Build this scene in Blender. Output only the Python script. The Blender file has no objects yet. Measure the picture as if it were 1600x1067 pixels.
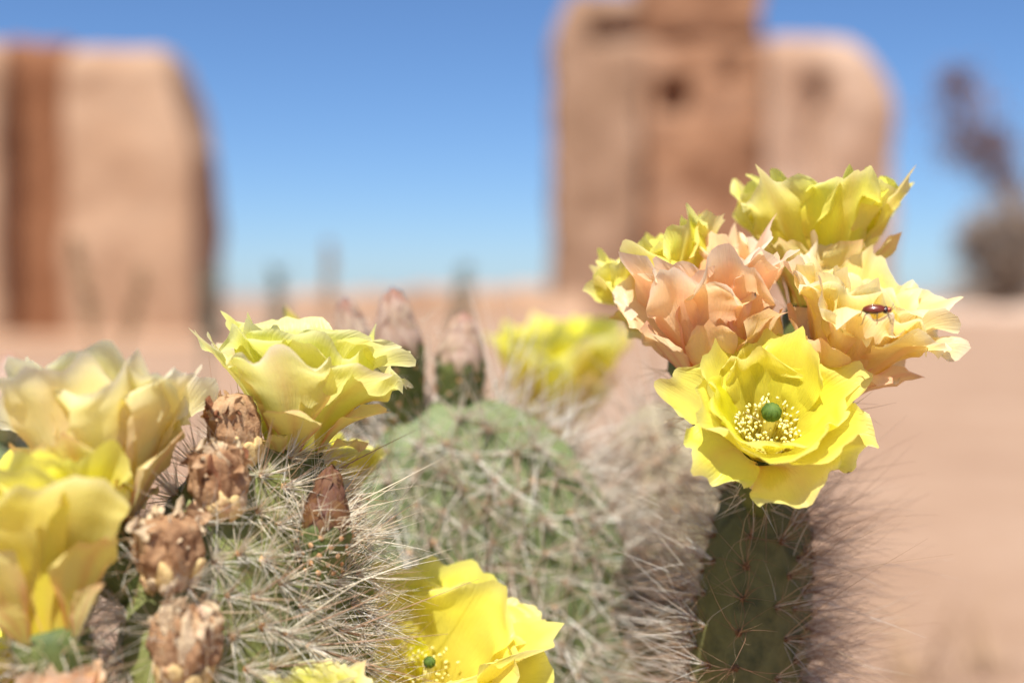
import bpy, math, random
import numpy as np
from mathutils import Vector, Matrix, noise
from mathutils.bvhtree import BVHTree

# ------------------------------------------------------------------ camera, sky, sun, exposure
sc = bpy.context.scene
COL = sc.collection
FPX = 50.0 / 36.0 * 1600.0                     # focal length in photo pixels
CAM_Z = 0.45
PITCH = math.atan((533.5 - 462.0) / FPX)       # horizon a little above the middle
FOCUS = 0.468
cam_data = bpy.data.cameras.new('camera')
cam = bpy.data.objects.new('camera', cam_data)
COL.objects.link(cam)
cam.location = (0, 0, CAM_Z)
cam.rotation_euler = (math.pi / 2 - PITCH, 0, 0)
cam_data.lens = 50.0
cam_data.sensor_width = 36.0
cam_data.clip_start = 0.01
cam_data.clip_end = 2000.0
cam_data.dof.use_dof = True
cam_data.dof.focus_distance = FOCUS
cam_data.dof.aperture_fstop = 4.2
sc.camera = cam

SUN_EL, SUN_AZ = math.radians(60), math.radians(12)      # high sun behind the photographer's left shoulder
TO_SUN = Vector((-math.sin(SUN_AZ) * math.cos(SUN_EL), -math.cos(SUN_AZ) * math.cos(SUN_EL), math.sin(SUN_EL)))
world = bpy.data.worlds.new('World')
sc.world = world
world.use_nodes = True
wn = world.node_tree
sky = wn.nodes.new('ShaderNodeTexSky')
sky.sky_type = 'NISHITA'
sky.sun_disc = False
sky.sun_elevation = SUN_EL
sky.sun_rotation = math.atan2(TO_SUN.x, TO_SUN.y)
sky.altitude = 2500
sky.air_density = 1.0
sky.dust_density = 2.5
sky.ozone_density = 10.0
wn.links.new(sky.outputs[0], wn.nodes['Background'].inputs[0])
wn.nodes['Background'].inputs[1].default_value = 0.083

sun_data = bpy.data.lights.new('sun', 'SUN')
sun_data.energy = 5.0
sun_data.angle = math.radians(0.5)
sun_data.color = (1.0, 0.955, 0.88)
sun = bpy.data.objects.new('sun', sun_data)
COL.objects.link(sun)
sun.rotation_euler = TO_SUN.to_track_quat('Z', 'Y').to_euler()
sun.location = (-3, -4, 8)

sc.view_settings.view_transform = 'Standard'
sc.view_settings.look = 'None'
sc.view_settings.gamma = 1.0
sc.view_settings.use_curve_mapping = False
sc.view_settings.exposure = 0.60
sc.render.engine = 'CYCLES'
sc.cycles.use_denoising = True
sc.cycles.max_bounces = 10
sc.cycles.transmission_bounces = 8
sc.cycles.diffuse_bounces = 5
sc.cycles.sample_clamp_indirect = 6

# ------------------------------------------------------------------ helpers
RNG = random.Random(11)
FWD = Vector((0, math.cos(PITCH), -math.sin(PITCH)))
UPV = Vector((0, math.sin(PITCH), math.cos(PITCH)))
RGT = Vector((1, 0, 0))
CAM = Vector((0, 0, CAM_Z))


def P(px, py, d):
    """photo pixel + distance from the lens -> point in the place"""
    return CAM + FWD * d + RGT * ((px - 800) / FPX * d) + UPV * ((533.5 - py) / FPX * d)


def D(x, y, z):
    """direction given as right / up / towards the viewer"""
    return (RGT * x + UPV * y - FWD * z).normalized()


def lin(r, g, b):
    f = lambda c: (c / 255 / 12.92) if c <= 10 else ((c / 255 + 0.055) / 1.055) ** 2.4
    return (f(r), f(g), f(b), 1.0)


def mesh_obj(name, verts, faces, mat, parent=None, smooth=True, uv=None, inv=None):
    me = bpy.data.meshes.new(name)
    me.from_pydata([tuple(v) for v in verts], [], faces)
    if smooth:
        me.polygons.foreach_set('use_smooth', [True] * len(me.polygons))
    if uv is not None:
        lay = me.uv_layers.new(name='UVMap')
        idx = np.empty(len(me.loops), dtype=np.int32)
        me.loops.foreach_get('vertex_index', idx)
        lay.data.foreach_set('uv', np.asarray(uv, dtype=np.float32)[idx].ravel())
    me.materials.append(mat)
    me.update()
    return link(name, me, parent)


def link(name, me, parent=None):
    o = bpy.data.objects.new(name, me)
    COL.objects.link(o)
    if parent is not None:
        o.parent = parent
    return o


def thing(name, label, cat, loc, group=None):
    o = bpy.data.objects.new(name, None)
    o.empty_display_size = 0.03
    COL.objects.link(o)
    o.location = loc
    tag(o, label, cat, group)
    return o


def tag(o, label, cat, group=None):
    o['label'] = label
    o['category'] = cat
    if group:
        o['group'] = group


def rebase(o, parent):
    """keep a mesh built in place where it is, under a parent that stands elsewhere"""
    off = Vector(parent.location)
    p = parent.parent
    while p is not None:
        off += Vector(p.location)
        p = p.parent
    o.parent = parent
    o.location = -off
    return o


def grid_faces(nu, nv, wrap=False):
    f = []
    for i in range(nu - 1):
        for j in range(nv if wrap else nv - 1):
            j2 = (j + 1) % nv
            f.append((i * nv + j, i * nv + j2, (i + 1) * nv + j2, (i + 1) * nv + j))
    return f


def sm(a, b, x):
    t = np.clip((x - a) / (b - a), 0, 1)
    return t * t * (3 - 2 * t)


def frame(axis):
    a = Vector(axis).normalized()
    h = Vector((0, 0, 1)) if abs(a.z) < 0.9 else Vector((1, 0, 0))
    x = a.cross(h).normalized()
    y = a.cross(x).normalized()
    return x, y, a


# ------------------------------------------------------------------ materials
def new_mat(name):
    m = bpy.data.materials.new(name)
    m.use_nodes = True
    nt = m.node_tree
    for n in list(nt.nodes):
        nt.nodes.remove(n)
    out = nt.nodes.new('ShaderNodeOutputMaterial')
    return m, nt, out


def node(nt, t, **kw):
    n = nt.nodes.new(t)
    for k, v in kw.items():
        setattr(n, k, v)
    return n


def ramp(nt, fac, stops):
    r = nt.nodes.new('ShaderNodeValToRGB')
    while len(r.color_ramp.elements) < len(stops):
        r.color_ramp.elements.new(0.5)
    for e, (p, c) in zip(r.color_ramp.elements, stops):
        e.position = p
        e.color = c
    nt.links.new(fac, r.inputs[0])
    return r.outputs[0]


def mixc(nt, fac, a, b, blend='MIX'):
    m = nt.nodes.new('ShaderNodeMix')
    m.data_type = 'RGBA'
    m.blend_type = blend
    for sock, v in ((m.inputs[0], fac), (m.inputs[6], a), (m.inputs[7], b)):
        if hasattr(v, 'is_linked'):
            nt.links.new(v, sock)
        else:
            sock.default_value = v
    return m.outputs[2]


def math_n(nt, op, a, b=None, c=None):
    m = nt.nodes.new('ShaderNodeMath')
    m.operation = op
    for i, v in enumerate((a, b, c)):
        if v is None:
            continue
        if hasattr(v, 'is_linked'):
            nt.links.new(v, m.inputs[i])
        else:
            m.inputs[i].default_value = v
    return m.outputs[0]


def noise_n(nt, vec, scale, detail=4, rough=0.55):
    n = nt.nodes.new('ShaderNodeTexNoise')
    n.inputs['Scale'].default_value = scale
    n.inputs['Detail'].default_value = detail
    n.inputs['Roughness'].default_value = rough
    if vec is not None:
        nt.links.new(vec, n.inputs['Vector'])
    return n.outputs[0]


def petal_mat(name, base, mid, tip, rib, rib_amt, transl=0.54, rough=0.34):
    m, nt, out = new_mat(name)
    uv = node(nt, 'ShaderNodeUVMap')
    sep = node(nt, 'ShaderNodeSeparateXYZ')
    nt.links.new(uv.outputs[0], sep.inputs[0])
    s, u = sep.outputs[0], sep.outputs[1]          # s: -1..1 across, u: 0..1 along
    oi = node(nt, 'ShaderNodeObjectInfo')
    col = ramp(nt, u, [(0.0, base), (0.5, mid), (0.86, mid), (1.0, tip)])
    # coarse mottling of the pigment
    tc = node(nt, 'ShaderNodeTexCoord')
    mot = noise_n(nt, tc.outputs['Object'], 90, 3)
    col = mixc(nt, math_n(nt, 'MULTIPLY', mot, 0.35), col, tip)
    # pink or green rib running up the middle and bleeding to the point
    sa = math_n(nt, 'ABSOLUTE', s)
    ribw = math_n(nt, 'SUBTRACT', 1.0, math_n(nt, 'MULTIPLY', sa, 3.2))
    tipw = math_n(nt, 'MULTIPLY_ADD', u, 6.0, -5.1)
    tipw = math_n(nt, 'MULTIPLY', tipw, math_n(nt, 'SUBTRACT', 1.0, math_n(nt, 'MULTIPLY', sa, 1.6)))
    rf = math_n(nt, 'MAXIMUM', math_n(nt, 'MULTIPLY', ribw, 0.75), tipw)
    rn = math_n(nt, 'MULTIPLY_ADD', noise_n(nt, tc.outputs['Object'], 160, 2), 1.1, 0.3)
    rf = math_n(nt, 'MULTIPLY', math_n(nt, 'MULTIPLY', rf, rib_amt), rn)
    rf = math_n(nt, 'MINIMUM', math_n(nt, 'MAXIMUM', rf, 0.0), 0.9)
    col = mixc(nt, rf, col, rib)
    hsv = node(nt, 'ShaderNodeHueSaturation')
    nt.links.new(math_n(nt, 'MULTIPLY_ADD', oi.outputs['Random'], 0.02, 0.49), hsv.inputs['Hue'])
    nt.links.new(math_n(nt, 'MULTIPLY_ADD', oi.outputs['Random'], 0.16, 0.9), hsv.inputs['Saturation'])
    nt.links.new(col, hsv.inputs['Color'])
    col = hsv.outputs[0]
    # veins: long thin relief following the petal
    mp = node(nt, 'ShaderNodeMapping')
    mp.inputs['Scale'].default_value = (11, 1.3, 1)
    nt.links.new(uv.outputs[0], mp.inputs[0])
    vein = noise_n(nt, mp.outputs[0], 2.2, 3)
    cr = noise_n(nt, tc.outputs['Object'], 420, 2)
    hgt = math_n(nt, 'MULTIPLY_ADD', cr, 0.3, vein)
    bump = node(nt, 'ShaderNodeBump')
    bump.inputs['Strength'].default_value = 0.32
    bump.inputs['Distance'].default_value = 0.0014
    nt.links.new(hgt, bump.inputs['Height'])
    pr = node(nt, 'ShaderNodeBsdfPrincipled')
    pr.inputs['Roughness'].default_value = rough
    pr.inputs['Specular IOR Level'].default_value = 0.42
    nt.links.new(col, pr.inputs['Base Color'])
    nt.links.new(bump.outputs[0], pr.inputs['Normal'])
    tr = node(nt, 'ShaderNodeBsdfTranslucent')
    nt.links.new(mixc(nt, 0.22, col, (1.0, 0.97, 0.80, 1)), tr.inputs[0])
    nt.links.new(bump.outputs[0], tr.inputs['Normal'])
    mx = node(nt, 'ShaderNodeMixShader')
    mx.inputs[0].default_value = transl
    nt.links.new(pr.outputs[0], mx.inputs[1])
    nt.links.new(tr.outputs[0], mx.inputs[2])
    nt.links.new(mx.outputs[0], out.inputs[0])
    return m


def plain_mat(name, c1, c2, scale, rough=0.8, bump=0.4, bdist=0.002, c3=None, coords='Object', spec=0.3, transl=0.0):
    m, nt, out = new_mat(name)
    tc = node(nt, 'ShaderNodeTexCoord')
    n1 = noise_n(nt, tc.outputs[coords], scale, 6, 0.6)
    stops = [(0.32, c1), (0.68, c2)]
    if c3 is not None:
        stops = [(0.28, c1), (0.5, c2), (0.74, c3)]
    col = ramp(nt, n1, stops)
    pr = node(nt, 'ShaderNodeBsdfPrincipled')
    pr.inputs['Roughness'].default_value = rough
    pr.inputs['Specular IOR Level'].default_value = spec
    nt.links.new(col, pr.inputs['Base Color'])
    n2 = noise_n(nt, tc.outputs[coords], scale * 4.3, 6, 0.65)
    b = node(nt, 'ShaderNodeBump')
    b.inputs['Strength'].default_value = bump
    b.inputs['Distance'].default_value = bdist
    nt.links.new(n2, b.inputs['Height'])
    nt.links.new(b.outputs[0], pr.inputs['Normal'])
    if transl > 0:
        tr = node(nt, 'ShaderNodeBsdfTranslucent')
        nt.links.new(col, tr.inputs[0])
        mx = node(nt, 'ShaderNodeMixShader')
        mx.inputs[0].default_value = transl
        nt.links.new(pr.outputs[0], mx.inputs[1])
        nt.links.new(tr.outputs[0], mx.inputs[2])
        nt.links.new(mx.outputs[0], out.inputs[0])
    else:
        nt.links.new(pr.outputs[0], out.inputs[0])
    return m


def spine_mat(name, stops, transl=0.3):
    m, nt, out = new_mat(name)
    g = node(nt, 'ShaderNodeNewGeometry')
    col = ramp(nt, g.outputs['Random Per Island'], stops)
    uv = node(nt, 'ShaderNodeUVMap')
    sep = node(nt, 'ShaderNodeSeparateXYZ')
    nt.links.new(uv.outputs[0], sep.inputs[0])
    tipc = math_n(nt, 'MULTIPLY', math_n(nt, 'POWER', sep.outputs[1], 4.0), 0.4)
    col = mixc(nt, tipc, col, lin(120, 62, 38))
    pr = node(nt, 'ShaderNodeBsdfPrincipled')
    pr.inputs['Roughness'].default_value = 0.3
    pr.inputs['Specular IOR Level'].default_value = 0.6
    nt.links.new(col, pr.inputs['Base Color'])
    tr = node(nt, 'ShaderNodeBsdfTranslucent')
    nt.links.new(col, tr.inputs[0])
    mx = node(nt, 'ShaderNodeMixShader')
    mx.inputs[0].default_value = transl
    nt.links.new(pr.outputs[0], mx.inputs[1])
    nt.links.new(tr.outputs[0], mx.inputs[2])
    nt.links.new(mx.outputs[0], out.inputs[0])
    return m


PINK = lin(226, 120, 100)
M = {}
M['yellow'] = petal_mat('petal_yellow', lin(238, 220, 26), lin(243, 236, 62), lin(246, 241, 124), lin(226, 212, 60), 0.2)
M['yellow_outer'] = petal_mat('petal_yellow_outer', lin(242, 228, 56), lin(245, 238, 92), lin(246, 241, 150), lin(230, 165, 110), 0.4)
M['lemon'] = petal_mat('petal_lemon', lin(240, 232, 66), lin(243, 241, 106), lin(248, 244, 176), lin(222, 206, 80), 0.25)
M['lemon_outer'] = petal_mat('petal_lemon_outer', lin(241, 234, 80), lin(244, 242, 122), lin(248, 245, 195), lin(232, 168, 120), 0.55)
M['gold'] = petal_mat('petal_gold', lin(248, 234, 40), lin(248, 240, 70), lin(251, 244, 130), lin(244, 224, 80), 0.2)
M['gold_outer'] = petal_mat('petal_gold_outer', lin(248, 232, 54), lin(248, 240, 84), lin(250, 244, 145), lin(248, 214, 110), 0.25)
M['cream'] = petal_mat('petal_cream', lin(252, 228, 112), lin(251, 240, 152), lin(250, 248, 218), lin(240, 205, 150), 0.3)
M['cream_outer'] = petal_mat('petal_cream_outer', lin(252, 226, 116), lin(251, 239, 160), lin(250, 246, 222), lin(250, 206, 160), 0.5)
M['peach'] = petal_mat('petal_peach', lin(254, 188, 92), lin(255, 212, 156), lin(255, 238, 210), lin(252, 190, 154), 0.45)
M['peach_outer'] = petal_mat('petal_peach_outer', lin(254, 190, 104), lin(255, 216, 166), lin(255, 240, 216), lin(248, 172, 148), 0.5)
M['apricot'] = petal_mat('petal_apricot', lin(252, 224, 84), lin(253, 234, 134), lin(253, 243, 190), lin(250, 206, 130), 0.3)
M['apricot_outer'] = petal_mat('petal_apricot_outer', lin(252, 220, 100), lin(253, 233, 150), lin(253, 244, 210), lin(244, 180, 150), 0.5)
M['sepal'] = petal_mat('petal_sepal', lin(206, 204, 104), lin(246, 238, 140), lin(246, 222, 150), lin(226, 140, 104), 0.6, transl=0.5)
M['sepal_peach'] = petal_mat('petal_sepal_peach', lin(214, 196, 110), lin(252, 226, 168), lin(250, 214, 170), lin(228, 140, 116), 0.6, transl=0.5)
M['bud_scale'] = petal_mat('bud_scale', lin(177, 168, 123), lin(217, 194, 170), lin(185, 132, 114), lin(177, 119, 104), 0.5, transl=0.25, rough=0.55)
M['bud_scale_dark'] = petal_mat('bud_scale_dark', lin(92, 82, 40), lin(116, 80, 48), lin(110, 64, 44), lin(92, 48, 36), 0.7, transl=0.12, rough=0.55)
M['ovary'] = plain_mat('ovary_green', lin(70, 86, 44), lin(112, 120, 66), 160, 0.6, 0.3, 0.0008)
M['pad'] = plain_mat('pad_green', lin(82, 98, 60), lin(120, 132, 88), 70, 0.6, 0.35, 0.0008, c3=lin(100, 114, 70))
M['pad_dark'] = plain_mat('pad_dark_olive', lin(70, 74, 42), lin(112, 110, 66), 90, 0.75, 0.5, 0.0012, c3=lin(90, 92, 50))
M['areole_dark'] = plain_mat('areole_felt_brown', lin(92, 66, 42), lin(130, 98, 66), 300, 0.95, 0.6, 0.0006)
M['pad_hoary'] = plain_mat('pad_hoary', lin(140, 132, 104), lin(176, 162, 136), 70, 0.7, 0.35, 0.0008)
M['pad_olive'] = plain_mat('pad_olive', lin(78, 92, 46), lin(118, 124, 70), 60, 0.65, 0.35, 0.0008, c3=lin(104, 106, 52))
M['areole'] = plain_mat('areole_felt', lin(176, 124, 78), lin(214, 176, 130), 300, 0.95, 0.6, 0.0006)
M['spine'] = spine_mat('spine_pale', [(0.0, lin(253, 250, 236)), (0.66, lin(250, 240, 214)), (0.88, lin(230, 202, 164)), (1.0, lin(176, 118, 92))])
M['spine_white'] = spine_mat('spine_white', [(0.0, lin(253, 251, 244)), (0.8, lin(248, 243, 230)), (1.0, lin(230, 212, 190))])
M['spine_tan'] = spine_mat('spine_tan', [(0.0, lin(246, 238, 224)), (0.6, lin(232, 216, 196)), (1.0, lin(206, 170, 146))])
M['spine_brown'] = spine_mat('spine_brown', [(0.0, lin(228, 206, 170)), (0.5, lin(200, 164, 130)), (1.0, lin(150, 98, 76))])
M['dry'] = plain_mat('dried_husk', lin(118, 82, 58), lin(182, 142, 106), 120, 0.85, 0.8, 0.0015, c3=lin(214, 186, 148), transl=0.15, spec=0.1)
M['dry_pale'] = plain_mat('dried_husk_pale', lin(172, 136, 104), lin(226, 204, 168), 110, 0.8, 0.8, 0.0015, c3=lin(206, 170, 140), transl=0.15, spec=0.1)
M['dry_dark'] = plain_mat('dried_husk_core', lin(104, 62, 42), lin(160, 108, 74), 140, 0.85, 0.8, 0.0015)
M['tubercle'] = plain_mat('fruit_tubercle', lin(176, 142, 92), lin(214, 188, 132), 130, 0.75, 0.5, 0.0012, c3=lin(208, 154, 126), spec=0.15)
M['anther'] = plain_mat('anther', lin(248, 234, 130), lin(252, 244, 184), 400, 0.7, 0.3, 0.0005)
M['filament'] = plain_mat('filament', lin(226, 206, 60), lin(240, 226, 110), 300, 0.6, 0.1, 0.0003, transl=0.3)
M['style'] = plain_mat('style', lin(230, 214, 120), lin(244, 232, 160), 200, 0.5, 0.1, 0.0003)
M['stigma'] = plain_mat('stigma_green', lin(58, 84, 28), lin(92, 116, 48), 300, 0.7, 0.3, 0.0004)
M['mud'] = plain_mat('mud_brick', lin(149, 114, 87), lin(174, 140, 112), 1.1, 0.95, 0.6, 0.05, c3=lin(183, 153, 127))
M['mud_red_shaded'] = plain_mat('mud_brick_red_shaded', lin(110, 70, 46), lin(130, 86, 58), 1.4, 0.95, 0.6, 0.05, c3=lin(142, 100, 72))  # redder mud, darkened further so the bay's shade sits in the colour
M['mud_grey'] = plain_mat('mud_brick_grey', lin(125, 96, 73), lin(153, 122, 98), 0.9, 0.95, 0.6, 0.05, c3=lin(170, 142, 120))
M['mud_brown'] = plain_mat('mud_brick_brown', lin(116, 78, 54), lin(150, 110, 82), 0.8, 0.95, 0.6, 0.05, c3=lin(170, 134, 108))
M['mud_pale'] = plain_mat('mud_brick_pale', lin(140, 108, 86), lin(170, 138, 114), 0.8, 0.95, 0.6, 0.05, c3=lin(190, 162, 140))
M['stone'] = plain_mat('pale_stone', lin(197, 170, 149), lin(216, 193, 174), 3, 0.95, 0.5, 0.03)
M['bark'] = plain_mat('bark', lin(84, 66, 58), lin(120, 96, 84), 12, 0.95, 0.6, 0.02)
M['leaf_dark'] = plain_mat('leaf_dark_red', lin(120, 88, 76), lin(150, 116, 100), 6, 0.7, 0.2, 0.01, transl=0.2)
M['leaf_grey'] = plain_mat('leaf_grey_brown', lin(143, 125, 108), lin(172, 154, 135), 3, 0.8, 0.2, 0.01, transl=0.2)
M['stalk'] = plain_mat('dry_stalk', lin(122, 116, 96), lin(160, 146, 118), 40, 0.8, 0.2, 0.002)
M['stalk_green'] = plain_mat('stalk_grey_green', lin(96, 100, 84), lin(130, 128, 108), 40, 0.8, 0.2, 0.002)
M['grass'] = plain_mat('dry_grass', lin(150, 120, 88), lin(182, 152, 118), 30, 0.8, 0.2, 0.002, transl=0.2)


def ground_mat():
    m, nt, out = new_mat('sand')
    tc = node(nt, 'ShaderNodeTexCoord')
    big = noise_n(nt, tc.outputs['Object'], 1.3, 6, 0.68)
    col = ramp(nt, big, [(0.28, lin(146, 116, 94)), (0.52, lin(172, 142, 118)), (0.74, lin(190, 164, 142))])
    fine = noise_n(nt, tc.outputs['Object'], 9, 6, 0.7)
    col = mixc(nt, math_n(nt, 'MULTIPLY', fine, 0.5), col, lin(145, 113, 91))
    spk = noise_n(nt, tc.outputs['Object'], 60, 3, 0.6)
    pr = node(nt, 'ShaderNodeBsdfPrincipled')
    pr.inputs['Roughness'].default_value = 0.95
    pr.inputs['Specular IOR Level'].default_value = 0.1
    nt.links.new(col, pr.inputs['Base Color'])
    b = node(nt, 'ShaderNodeBump')
    b.inputs['Strength'].default_value = 0.6
    b.inputs['Distance'].default_value = 0.01
    nt.links.new(math_n(nt, 'ADD', fine, spk), b.inputs['Height'])
    nt.links.new(b.outputs[0], pr.inputs['Normal'])
    nt.links.new(pr.outputs[0], out.inputs[0])
    return m


M['sand'] = ground_mat()


def beetle_mat(name, c, rough):
    m, nt, out = new_mat(name)
    pr = node(nt, 'ShaderNodeBsdfPrincipled')
    tc = node(nt, 'ShaderNodeTexCoord')
    n = noise_n(nt, tc.outputs['Object'], 900, 2)
    col = mixc(nt, n, c, tuple(0.6 * x for x in c[:3]) + (1,))
    nt.links.new(col, pr.inputs['Base Color'])
    pr.inputs['Roughness'].default_value = rough
    pr.inputs['Coat Weight'].default_value = 0.6
    pr.inputs['Coat Roughness'].default_value = 0.12
    nt.links.new(pr.outputs[0], out.inputs[0])
    return m


M['elytra'] = beetle_mat('beetle_wing_case', lin(120, 46, 18), 0.3)
M['beetle_dark'] = beetle_mat('beetle_dark', lin(52, 24, 16), 0.35)
M['beetle_head'] = beetle_mat('beetle_head', lin(190, 84, 24), 0.35)


# ------------------------------------------------------------------ ground
def build_ground():
    rs = [0.0] + list(np.geomspace(0.35, 900, 60))
    n = 72
    verts = [(0, 1.0, 0)]
    for r in rs[1:]:
        for k in range(n):
            a = 2 * math.pi * k / n
            x, y = r * math.cos(a), 1.0 + r * math.sin(a)
            z = 0.02 * noise.noise(Vector((x * 0.9, y * 0.9, 0))) + 0.008 * noise.noise(Vector((x * 4, y * 4, 3)))
            z *= min(1, 30 / (r + 30))
            verts.append((x, y, z))
    faces = [(0, 1 + k, 1 + (k + 1) % n) for k in range(n)]
    for i in range(len(rs) - 2):
        for k in range(n):
            a, b = 1 + i * n + k, 1 + i * n + (k + 1) % n
            faces.append((a, a + n, b + n, b))
    o = mesh_obj('ground', verts, faces, M['sand'])
    o['kind'] = 'structure'
    o['label'] = 'bare pinkish sandy ground running back to the ruins'


build_ground()


# ------------------------------------------------------------------ mud-brick ruins
def eroded_block(name, x0, x1, y0, y1, h, mat, parent, step, seed, recess=None, top=None, amp=0.05, taper=0.0):
    """a weathered block of mud wall; recess(x,z)->depth pushed into the front, top(x)->height factor"""
    nx = max(3, int((x1 - x0) / step)); nz = max(3, int(h / step)); ny = max(3, int((y1 - y0) / step))
    verts, faces, key = [], [], {}

    def v(i, j, k):
        kk = (i, j, k)
        if kk in key:
            return key[kk]
        fx, fy, fz = i / nx, j / ny, k / nz
        x = x0 + (x1 - x0) * fx
        y = y0 + (y1 - y0) * fy
        hh = h * (top(x) if top else 1.0)
        z = hh * fz
        # rounded shoulders
        e = max(0.0, fz - 0.86) / 0.14
        mx = (x0 + x1) / 2
        x = mx + (x - mx) * (1 - 0.10 * e ** 3 + taper * (1 - fz))
        my = (y0 + y1) / 2
        y = my + (y - my) * (1 - 0.22 * e ** 3)
        if j == 0 and recess:
            y += recess(x, z)
        s = Vector((x * 1.3 + seed * 7.1, y * 1.3, z * 1.3))
        nn = noise.noise_vector(s) * amp * 1.6 + noise.noise_vector(s * 3.1) * amp * 0.7
        w = min(1, z / 0.4)
        key[kk] = len(verts)
        verts.append((x + nn.x, y + nn.y, max(-0.05, z + nn.z * w) if k > 0 else -0.06))
        return key[kk]

    for i in range(nx):
        for k in range(nz):
            faces.append((v(i, 0, k), v(i + 1, 0, k), v(i + 1, 0, k + 1), v(i, 0, k + 1)))
            faces.append((v(i, ny, k), v(i, ny, k + 1), v(i + 1, ny, k + 1), v(i + 1, ny, k)))
    for j in range(ny):
        for k in range(nz):
            faces.append((v(0, j, k), v(0, j, k + 1), v(0, j + 1, k + 1), v(0, j + 1, k)))
            faces.append((v(nx, j, k), v(nx, j + 1, k), v(nx, j + 1, k + 1), v(nx, j, k + 1)))
    for i in range(nx):
        for j in range(ny):
            faces.append((v(i, j, nz), v(i + 1, j, nz), v(i + 1, j + 1, nz), v(i, j + 1, nz)))
    o = mesh_obj(name, verts, faces, mat)
    rebase(o, parent)
    return o


def gx(px, d):
    return (px - 800) / FPX * d


def gz(py, d):
    return P(800, py, d).z


DL = 12.8
ruin = thing('mud_wall_ruin', 'ruined tan mud-brick wall with a recessed darker bay and chamfered corner', 'ruin', (gx(190, DL), DL, 0))
hA = gz(72, DL)
eroded_block('wall_pier', gx(98, DL), gx(304, DL), DL, DL + 1.25, hA, M['mud'], ruin, 0.07, 1,
             top=lambda x: 1.0 - 0.30 * max(0.0, (x - gx(262, DL)) / (gx(304, DL) - gx(262, DL))) ** 1.0, amp=0.035)
eroded_block('recessed_wall', gx(-10, DL), gx(101, DL), DL + 0.24, DL + 1.2, gz(60, DL), M['mud_red_shaded'], ruin, 0.08, 2, amp=0.04)
eroded_block('wall_pier', gx(-230, DL), gx(8, DL), DL - 0.05, DL + 1.25, gz(60, DL), M['mud'], ruin, 0.08, 3, amp=0.035)
eroded_block('plinth', gx(-240, DL), gx(345, DL), DL - 0.35, DL + 1.0, 0.10, M['mud'], ruin, 0.09, 4, amp=0.02)

DR = 28.6
tower = thing('mud_tower_ruin', 'tall eroded mud-brick tower ruin with a dark square hole in its recessed face', 'ruin', (gx(1030, DR), DR, 0))
eroded_block('corner_pier', gx(866, DR), gx(1000, DR), DR, DR + 2.7, gz(-14, DR), M['mud_grey'], tower, 0.16, 5, amp=0.07,
             recess=lambda x, z: 0.35 if (gz(62, DR) < z < gz(30, DR) and x > gx(925, DR)) else 0.0,
             top=lambda x: 1.0 - 0.06 * max(0, (gx(905, DR) - x) / 0.45) ** 2)


def hole(x, z):
    d = 0.0
    if abs(x - gx(1062, DR)) < 0.36 and abs(z - gz(138, DR)) < 0.34:
        d = 0.6
    if abs(x - gx(1150, DR)) < 0.22 and abs(z - gz(105, DR)) < 0.2:
        d = max(d, 0.35)
    if gz(60, DR) < z < gz(36, DR):
        d = max(d, 0.22)
    return d


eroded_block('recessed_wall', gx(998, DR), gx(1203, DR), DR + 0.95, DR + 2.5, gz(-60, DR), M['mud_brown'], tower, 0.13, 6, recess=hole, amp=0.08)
tower2 = thing('mud_pillar_ruin', 'shorter round-shouldered mud-brick pillar standing beside the tall tower', 'ruin', (gx(1306, DR), DR, 0))
eroded_block('pillar_shaft', gx(1196, DR + .4), gx(1396, DR + .4), DR + 0.4, DR + 2.4, gz(58, DR + .4), M['mud_pale'], tower2, 0.14, 7,
             recess=lambda x, z: 0.4 if gx(1272, DR) < x < gx(1300, DR) and z < gz(110, DR) else 0.0,
             top=lambda x: 1.0 - 0.16 * max(0.0, (x - gx(1300, DR)) / (gx(1396, DR) - gx(1300, DR))) ** 3, amp=0.07)
eroded_block('plinth', gx(1215, DR), gx(1410, DR), DR + 0.1, DR + 2.6, 0.22, M['mud_pale'], tower2, 0.2, 8, amp=0.03)

w = thing('low_mud_wall', 'low crumbled pinkish mud wall stretching between the two ruins', 'wall', (gx(700, 40), 40, 0))
for a, b, ty, sd in ((440, 640, 458, 9), (630, 790, 451, 10), (780, 1010, 447, 11)):
    eroded_block('wall_section', gx(a, 40), gx(b, 40), 40 + 0.05 * sd - .4, 40.9 + 0.05 * sd, max(0.3, gz(ty, 40)), M['mud'], w, 0.22, sd, amp=0.08)
w2 = thing('mud_heap', 'sloping heap of orange mud rubble at the foot of the tall tower', 'rubble', (gx(850, 29), 27.6, 0))
verts, faces = [], []
for i in range(22):
    for j in range(14):
        x = gx(790, 28) + (gx(930, 28) - gx(790, 28)) * i / 21
        y = 27.2 + 1.6 * j / 13
        e = max(0.0, math.sin(math.pi * j / 13)) ** 0.8
        z = 0.62 * (i / 21) ** 0.8 * e * min(1, (21 - i) / 3) + 0.05 * noise.noise(Vector((x * 3, y * 3, 1))) - 0.02
        verts.append((x, y, max(-0.03, z)))
rebase(mesh_obj('rubble', verts, [tuple(reversed(f)) for f in grid_faces(22, 14)], M['mud']), w2)
ledge = thing('stone_kerb', 'pale low stone kerb across the sand below the grey bush', 'kerb', (gx(1530, 27), 27, 0))
for k in range(5):
    a = 1462 + k * 46
    eroded_block('kerb_stone', gx(a, 27), gx(a + 44, 27), 27, 27.5, 0.2 + 0.03 * (k % 2), M['stone'], ledge, 0.08, 20 + k, amp=0.025)


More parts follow.
